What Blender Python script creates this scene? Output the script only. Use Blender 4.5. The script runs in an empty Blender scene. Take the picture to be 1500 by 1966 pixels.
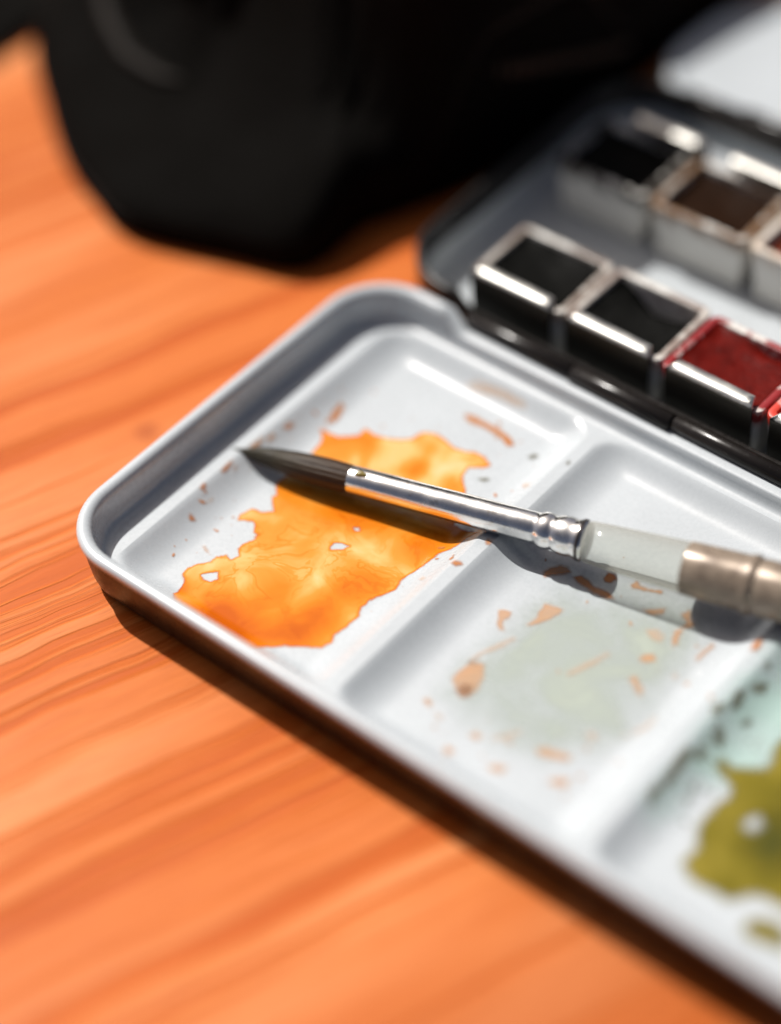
import bpy, math, random
import numpy as np
from mathutils import Vector, Matrix
random.seed(7); np.random.seed(7)
S = bpy.context.scene
# ------------------------------------------------------------------ camera (1 unit = 1 cm)
S.unit_settings.system = 'METRIC'; S.unit_settings.scale_length = 0.01
cd = bpy.data.cameras.new('camera_view'); cam = bpy.data.objects.new('camera_view', cd)
S.collection.objects.link(cam); S.camera = cam
right = Vector((0.76925532, 0.63721667, -0.04691663))
down = Vector((0.43471559, -0.57577781, -0.69246103))
fwd = Vector((-0.46826127, 0.51228393, -0.71992816))
m = Matrix((right, -down, -fwd)).transposed().to_4x4()
m.translation = Vector((19.55896972, -13.8308252, 25.167958))
cam.matrix_world = m
cd.sensor_fit = 'VERTICAL'; cd.sensor_height = 36; cd.sensor_width = 36
cd.lens = 36 * 4387.8 / 1966
cd.clip_start = 0.5; cd.clip_end = 5000
cd.dof.use_dof = True; cd.dof.focus_distance = 33.9
cd.dof.aperture_fstop = 0.032
cd.dof.aperture_blades = 0
# ------------------------------------------------------------------ sky, sun, exposure
SUN = Vector((-0.575, 0.11, 0.78)).normalized()
EL = math.asin(SUN.z)
w = bpy.data.worlds.new('World'); S.world = w; w.use_nodes = True
nt = w.node_tree; bg = nt.nodes['Background']
sk = nt.nodes.new('ShaderNodeTexSky'); sk.sky_type = 'NISHITA'; sk.sun_disc = False
sk.sun_elevation = EL; sk.sun_rotation = math.atan2(SUN.x, SUN.y)
sk.air_density = 0.35; sk.dust_density = 5.0; sk.ozone_density = 0.0
nt.links.new(sk.outputs[0], bg.inputs[0]); bg.inputs[1].default_value = 0.062
ld = bpy.data.lights.new('sun', 'SUN'); ld.energy = 4.6; ld.angle = math.radians(0.7); ld.color = (1, .965, .915)
lo = bpy.data.objects.new('sun', ld); S.collection.objects.link(lo)
lo.rotation_euler = SUN.to_track_quat('Z', 'Y').to_euler(); lo.location = (-30, 10, 40)
S.view_settings.view_transform = 'Standard'; S.view_settings.look = 'None'
S.view_settings.exposure = 0.16; S.view_settings.gamma = 1
S.render.engine = 'CYCLES'
S.cycles.max_bounces = 10; S.cycles.transparent_max_bounces = 16
S.cycles.sample_clamp_indirect = 6
S.cycles.caustics_refractive = False; S.cycles.caustics_reflective = False

# ------------------------------------------------------------------ helpers
C = S.collection
def link(name, me, mat=None, parent=None, smooth=True):
    o = bpy.data.objects.new(name, me); C.objects.link(o)
    if mat is not None and not me.materials: me.materials.append(mat)
    if smooth and len(me.polygons): me.polygons.foreach_set('use_smooth', [True] * len(me.polygons))
    if parent is not None: o.parent = parent
    return o
def mesh(name, v, f):
    me = bpy.data.meshes.new(name); me.from_pydata([tuple(map(float, p)) for p in v], [], f); me.update(); return me
def thing(name, label, cat, loc=(0, 0, 0), group=None):
    o = bpy.data.objects.new(name, None); C.objects.link(o); o.location = loc
    o['label'] = label; o['category'] = cat
    if group: o['group'] = group
    return o
def sharp(o, ang=35):
    o.data.set_sharp_from_angle(angle=math.radians(ang))
def bevel(o, width, seg=2):
    b = o.modifiers.new('bevel', 'BEVEL'); b.width = width; b.segments = seg; b.limit_method = 'ANGLE'; b.angle_limit = math.radians(40)
    b.harden_normals = False
def rr_loop(x0, x1, y0, y1, inset, r, n=14, nx=60, ny=30):
    """rounded rectangle, counter-clockwise, same point count for every inset"""
    x0 += inset; x1 -= inset; y0 += inset; y1 -= inset
    r = max(r - inset, .06)
    P = []
    def lin(a, b, k):
        for i in range(k): P.append((a[0] + (b[0] - a[0]) * i / k, a[1] + (b[1] - a[1]) * i / k))
    def arc(cx, cy, a0):
        for i in range(n):
            a = a0 + math.pi / 2 * i / n; P.append((cx + r * math.cos(a), cy + r * math.sin(a)))
    lin((x0 + r, y0), (x1 - r, y0), nx); arc(x1 - r, y0 + r, -math.pi / 2)
    lin((x1, y0 + r), (x1, y1 - r), ny); arc(x1 - r, y1 - r, 0)
    lin((x1 - r, y1), (x0 + r, y1), nx); arc(x0 + r, y1 - r, math.pi / 2)
    lin((x0, y1 - r), (x0, y0 + r), ny); arc(x0 + r, y0 + r, math.pi)
    return P
def sweep(name, rect, r, prof, mat, parent, cap=False, zf=None):
    """prof: (inset, z) list from outside to inside"""
    v = []; f = []
    for k, (ins, z) in enumerate(prof):
        L = rr_loop(*rect, ins, r)
        for x, y in L: v.append((x, y, zf(x, y, z, ins) if zf else z))
    n = len(L)
    for k in range(len(prof) - 1):
        for i in range(n):
            j = (i + 1) % n
            f.append((k * n + i, k * n + j, (k + 1) * n + j, (k + 1) * n + i))
    if cap == 'end': f.append(tuple(range((len(prof) - 1) * n, len(prof) * n)))
    if cap == 'start': f.append(tuple(reversed(range(n))))
    return link(name, mesh(name, v, f), mat, parent)
def lathe(name, prof, mat, parent, frame, n=48, jit=None):
    """prof (s, r) along frame = (origin, axis, u, v)"""
    O, a, u, q = frame; v = []; f = []
    for s, r in prof:
        for i in range(n):
            t = 2 * math.pi * i / n
            rr = r * (1 + (jit(s, t) if jit else 0))
            v.append(O + a * s + (u * math.cos(t) + q * math.sin(t)) * rr)
    for k in range(len(prof) - 1):
        for i in range(n):
            j = (i + 1) % n
            f.append((k * n + i, k * n + j, (k + 1) * n + j, (k + 1) * n + i))
    f.append(tuple(reversed(range(n)))); f.append(tuple(range((len(prof) - 1) * n, len(prof) * n)))
    return link(name, mesh(name, v, f), mat, parent)
# ------------------------------------------------------------------ materials
def mat(name, col=(.8, .8, .8), rough=.5, metal=0, spec=.5, coat=0, coat_rough=.1):
    M = bpy.data.materials.new(name); M.use_nodes = True
    b = M.node_tree.nodes['Principled BSDF']
    b.inputs['Base Color'].default_value = (*col, 1); b.inputs['Roughness'].default_value = rough
    b.inputs['Metallic'].default_value = metal; b.inputs['Specular IOR Level'].default_value = spec
    b.inputs['Coat Weight'].default_value = coat; b.inputs['Coat Roughness'].default_value = coat_rough
    return M
class N:
    """small node-building helper"""
    def __init__(s, M): s.t = M.node_tree; s.b = s.t.nodes['Principled BSDF']
    def new(s, typ, **k):
        n = s.t.nodes.new(typ)
        for a, v in k.items(): setattr(n, a, v)
        return n
    def lk(s, a, b): s.t.links.new(a, b)
    def val(s, sock, x):
        if isinstance(x, (int, float)): sock.default_value = x
        elif isinstance(x, (tuple, list)): sock.default_value = x
        else: s.lk(x, sock)
    def math(s, op, a, b=0.0, c=None, clamp=False):
        n = s.new('ShaderNodeMath', operation=op, use_clamp=clamp); s.val(n.inputs[0], a); s.val(n.inputs[1], b)
        if c is not None: s.val(n.inputs[2], c)
        return n.outputs[0]
    def mix(s, f, a, b, typ='MIX'):
        n = s.new('ShaderNodeMix', data_type='RGBA', blend_type=typ)
        s.val(n.inputs[0], f); s.val(n.inputs[6], a); s.val(n.inputs[7], b); return n.outputs[2]
    def noise(s, vec, scale, detail=3, rough=.5, dist=0.0):
        n = s.new('ShaderNodeTexNoise'); s.lk(vec, n.inputs['Vector']); n.inputs['Scale'].default_value = scale
        n.inputs['Detail'].default_value = detail; n.inputs['Roughness'].default_value = rough; n.inputs['Distortion'].default_value = dist
        return n.outputs['Fac']
    def ramp(s, f, stops, interp='LINEAR'):
        n = s.new('ShaderNodeValToRGB'); s.lk(f, n.inputs[0]); e = n.color_ramp.elements; n.color_ramp.interpolation = interp
        while len(e) < len(stops): e.new(0.5)
        for i, (p, c) in enumerate(stops):
            e[i].position = p; e[i].color = (*c, 1) if len(c) == 3 else c
        return n.outputs[0]
    def mapr(s, f, a, b, c=0.0, d=1.0, smooth=False):
        n = s.new('ShaderNodeMapRange'); n.interpolation_type = 'SMOOTHSTEP' if smooth else 'LINEAR'
        s.val(n.inputs[0], f); n.inputs[1].default_value = a; n.inputs[2].default_value = b; n.inputs[3].default_value = c; n.inputs[4].default_value = d
        return n.outputs[0]
    def obj(s): return s.new('ShaderNodeTexCoord').outputs['Object']
    def scale(s, vec, sc, rot=(0, 0, 0)):
        n = s.new('ShaderNodeMapping'); s.lk(vec, n.inputs[0]); n.inputs['Scale'].default_value = sc; n.inputs['Rotation'].default_value = rot
        return n.outputs[0]
    def bump(s, hgt, strength, dist=.02):
        n = s.new('ShaderNodeBump'); n.inputs['Strength'].default_value = strength; n.inputs['Distance'].default_value = dist
        s.lk(hgt, n.inputs['Height']); s.lk(n.outputs[0], s.b.inputs['Normal']); return n.outputs[0]
    def attr(s, name): return s.new('ShaderNodeAttribute', attribute_name=name).outputs['Fac']

def enamel(name, col):
    M = mat(name, col, .28, 0, .5, .5, .07); n = N(M); o = n.obj()
    f = n.noise(o, .9, 4); f2 = n.noise(o, 14, 3)
    n.lk(n.mix(n.mapr(f, .35, .7), (*[c * .93 for c in col], 1), (*col, 1)), n.b.inputs['Base Color'])
    n.lk(n.mapr(f2, .3, .8, .24, .33), n.b.inputs['Roughness'])
    n.bump(n.noise(o, 1.6, 2), .10, .05)
    return M
M_white = enamel('white_enamel', (.51, .545, .570))
def black_paint(name, col=(.018, .016, .015), r=.3):
    M = mat(name, col, r, 0, .3); n = N(M); o = n.obj()
    n.lk(n.mapr(n.noise(o, 9, 4), .3, .75, r * .75, r * 1.4), n.b.inputs['Roughness'])
    n.bump(n.noise(o, 5, 3), .08, .02); return M
M_black = black_paint('black_lacquer')
M_hinge = black_paint('black_hinge_lacquer', (.012, .01, .009), .22)

# ------------------------------------------------------------------ table top
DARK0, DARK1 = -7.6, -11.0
SEED = 3.4
M_wood = mat('orange_pine', (.6, .2, .06), .5, 0, .14)
n = N(M_wood); o_ = n.obj()
g = n.scale(n.scale(o_, (1, 1, 1), (0, 0, math.radians(-70))), (1, 1, 1))          # x now runs along the grain
sep = n.new('ShaderNodeSeparateXYZ'); n.lk(g, sep.inputs[0]); U, V = sep.outputs[0], sep.outputs[1]
def uv(su, sv):
    c = n.new('ShaderNodeCombineXYZ'); n.lk(n.math('MULTIPLY', U, su), c.inputs[0]); n.lk(n.math('MULTIPLY', VV, sv), c.inputs[1]); c.inputs[2].default_value = SEED; return c.outputs[0]
wv = n.new('ShaderNodeCombineXYZ'); n.lk(n.math('MULTIPLY', U, .10), wv.inputs[0]); n.lk(n.math('MULTIPLY', V, .16), wv.inputs[1])
w1 = n.noise(wv.outputs[0], 1.0, 2)
wv2 = n.new('ShaderNodeCombineXYZ'); n.lk(n.math('MULTIPLY', U, .55), wv2.inputs[0]); n.lk(n.math('MULTIPLY', V, .9), wv2.inputs[1])
w2 = n.noise(wv2.outputs[0], 1.0, 2)
VV = n.math('ADD', n.math('ADD', V, n.math('MULTIPLY', n.math('SUBTRACT', w1, .5), .65)), n.math('MULTIPLY', n.math('SUBTRACT', w2, .5), .20))
late = n.noise(uv(.028, 1.75), 1.0, 2, .55)
late2 = n.noise(uv(.07, 6.2), 1.0, 3, .6)
fine = n.noise(uv(.8, 17), 1.0, 3, .6)
broad = n.noise(uv(.07, .22), 1.0, 2)
st = n.mapr(n.math('ADD', n.math('MULTIPLY', late, .54), n.math('MULTIPLY', late2, .46)), .505, .585, 0, 1, True)
pale = n.mapr(n.noise(uv(.05, .30), 1.7, 2), .44, .66, 0, 1, True)
lightc = n.mix(pale, (.60, .165, .032, 1), (.72, .265, .090, 1))
darkc = n.mix(pale, (.43, .072, .004, 1), (.56, .125, .015, 1))
col = n.mix(st, lightc, darkc)
col = n.mix(n.mapr(broad, .42, .66, 0, .5), col, (.58, .135, .022, 1))
col = n.mix(n.mapr(fine, .40, .8, 0, .45), col, (.40, .070, .006, 1))
col = n.mix(n.mapr(V, DARK0, DARK1, 0, .62, True), col, (.36, .075, .010, 1))               # vignette-like shade toward the lower right, painted into the wood colour
pore = n.noise(uv(2.2, 42), 1.0, 2, .5)
col = n.mix(n.mapr(pore, .60, .78, 0, .35), col, (.30, .055, .010, 1))
# two small knots
for kx, ky, kr in ((-1.05, 3.1, .34), (-2.6, 1.2, .2)):
    vm = n.new('ShaderNodeVectorMath', operation='DISTANCE'); n.lk(o_, vm.inputs[0]); vm.inputs[1].default_value = (kx, ky, 0)
    col = n.mix(n.mapr(vm.outputs['Value'], 0, kr, .75, 0, True), col, (.36, .07, .012, 1))
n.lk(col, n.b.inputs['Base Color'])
n.lk(n.mapr(late2, .3, .7, .42, .56), n.b.inputs['Roughness'])
hh = n.math('ADD', n.math('MULTIPLY', st, -.55), n.math('MULTIPLY', fine, .35))
n.bump(hh, .6, .05)
tv = [(-90, -50, 0), (90, -50, 0), (90, 110, 0), (-90, 110, 0), (-90, -50, -3), (90, -50, -3), (90, 110, -3), (-90, 110, -3)]
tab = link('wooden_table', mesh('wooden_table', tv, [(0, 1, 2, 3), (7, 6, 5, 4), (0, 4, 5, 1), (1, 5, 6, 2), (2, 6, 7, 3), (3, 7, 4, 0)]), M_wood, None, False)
tab['kind'] = 'structure'; tab['label'] = 'orange stained pine table top with dark grain lines'

# ------------------------------------------------------------------ paint box
box = thing('paint_box', 'open black watercolour tin with white enamel mixing wells and rows of pans', 'paint box', (0, 0, 0))
ZL, DW = .45, .26
LID = (0, 14.65, 0, 7.52)
WELLS = [(.80, 4.88), (5.08, 9.28), (9.48, 13.70)]; WY0, WY1 = .48, 7.06
def hingecut(x, y, z, ins):
    if y > 6.9 and z > .70:
        k = min(1, max(0, (x - 1.72) / .22)) * min(1, max(0, (12.95 - x) / .22))
        k = k * k * (3 - 2 * k)
        return z + (.70 + (z - .70) * .10 - z) * k
    return z
lid = sweep('mixing_lid', LID, 1.12, [(.055, .84), (.03, .86), (.008, .90), (0, .95), (.012, .99), (.045, 1.015), (.09, 1.028), (.135, 1.025), (.18, 1.008), (.215, .97), (.238, .92), (.25, .85), (.265, .72), (.28, .60), (.30, .52), (.33, .475), (.37, .455), (.43, .45)], M_white, box, zf=hingecut)
lid['label'] = 'white enamelled lid of the tin with its rolled rim'
# ledge plate between rim and wells, with three rectangular openings
from mathutils.geometry import delaunay_2d_cdt
L = rr_loop(*LID, .43, 1.12); pv = [Vector(p) for p in L]; pe = [(i, (i + 1) % len(L)) for i in range(len(L))]
for a, b in WELLS:
    k = len(pv); pv += [Vector((a, WY0)), Vector((b, WY0)), Vector((b, WY1)), Vector((a, WY1))]; pe += [(k, k + 1), (k + 1, k + 2), (k + 2, k + 3), (k + 3, k)]
ov, oe, of, *_ = delaunay_2d_cdt(pv, pe, [], 1, 1e-6)
keep = []
for f in of:
    cx = sum(ov[i].x for i in f) / 3; cy = sum(ov[i].y for i in f) / 3
    if not any(a < cx < b and WY0 < cy < WY1 for a, b in WELLS): keep.append(tuple(f))
link('ledge', mesh('ledge', [(p.x, p.y, ZL) for p in ov], keep), M_white, box)
shell_prof = [(.50, .0), (.30, .012), (.20, .05), (.145, .12), (.11, .25), (.085, .45), (.065, .65), (.055, .80), (.054, .845)]
sh = sweep('outer_shell', LID, 1.12, shell_prof, M_black, box, cap='start', zf=hingecut); sh['label'] = 'black lacquered outside of the mixing lid'
def sst(t): t = np.clip(t, 0, 1); return t * t * (3 - 2 * t)
def hwell(x, y):
    x = np.asarray(x, float); y = np.asarray(y, float); z = np.full(np.broadcast(x, y).shape, ZL)
    for a, b in WELLS:
        tx = np.clip(np.minimum((x - a) / .66, (b - x) / .6), 0, 1); ty = np.clip(np.minimum((y - WY0) / .38, (WY1 - y) / .48), 0, 1)
        t = 1 - np.minimum(1, ((1 - tx) ** 2.8 + (1 - ty) ** 2.8) ** (1 / 2.8))
        ins = (x >= a) & (x <= b) & (y >= WY0) & (y <= WY1)
        u = t * t / (t + .10) * 1.10
        z = np.where(ins, ZL - DW * (1 - (1 - u) ** 2.0), z)
    return z
wells = []
for i, (a, b) in enumerate(WELLS):
    nx, ny = 84, 129
    X, Y = np.meshgrid(np.linspace(a, b, nx), np.linspace(WY0, WY1, ny)); Z = hwell(X, Y)
    v = np.stack([X.ravel(), Y.ravel(), Z.ravel()], 1)
    f = [(r * nx + c, r * nx + c + 1, (r + 1) * nx + c + 1, (r + 1) * nx + c) for r in range(ny - 1) for c in range(nx - 1)]
    o = link('mixing_well', mesh('mixing_well', v, f), M_white, box)
    o['label'] = ['mixing well flooded with orange paint', 'mixing well with dried pale grey wash and orange flecks', 'mixing well with olive green paint'][i]
    wells.append(o)

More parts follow.
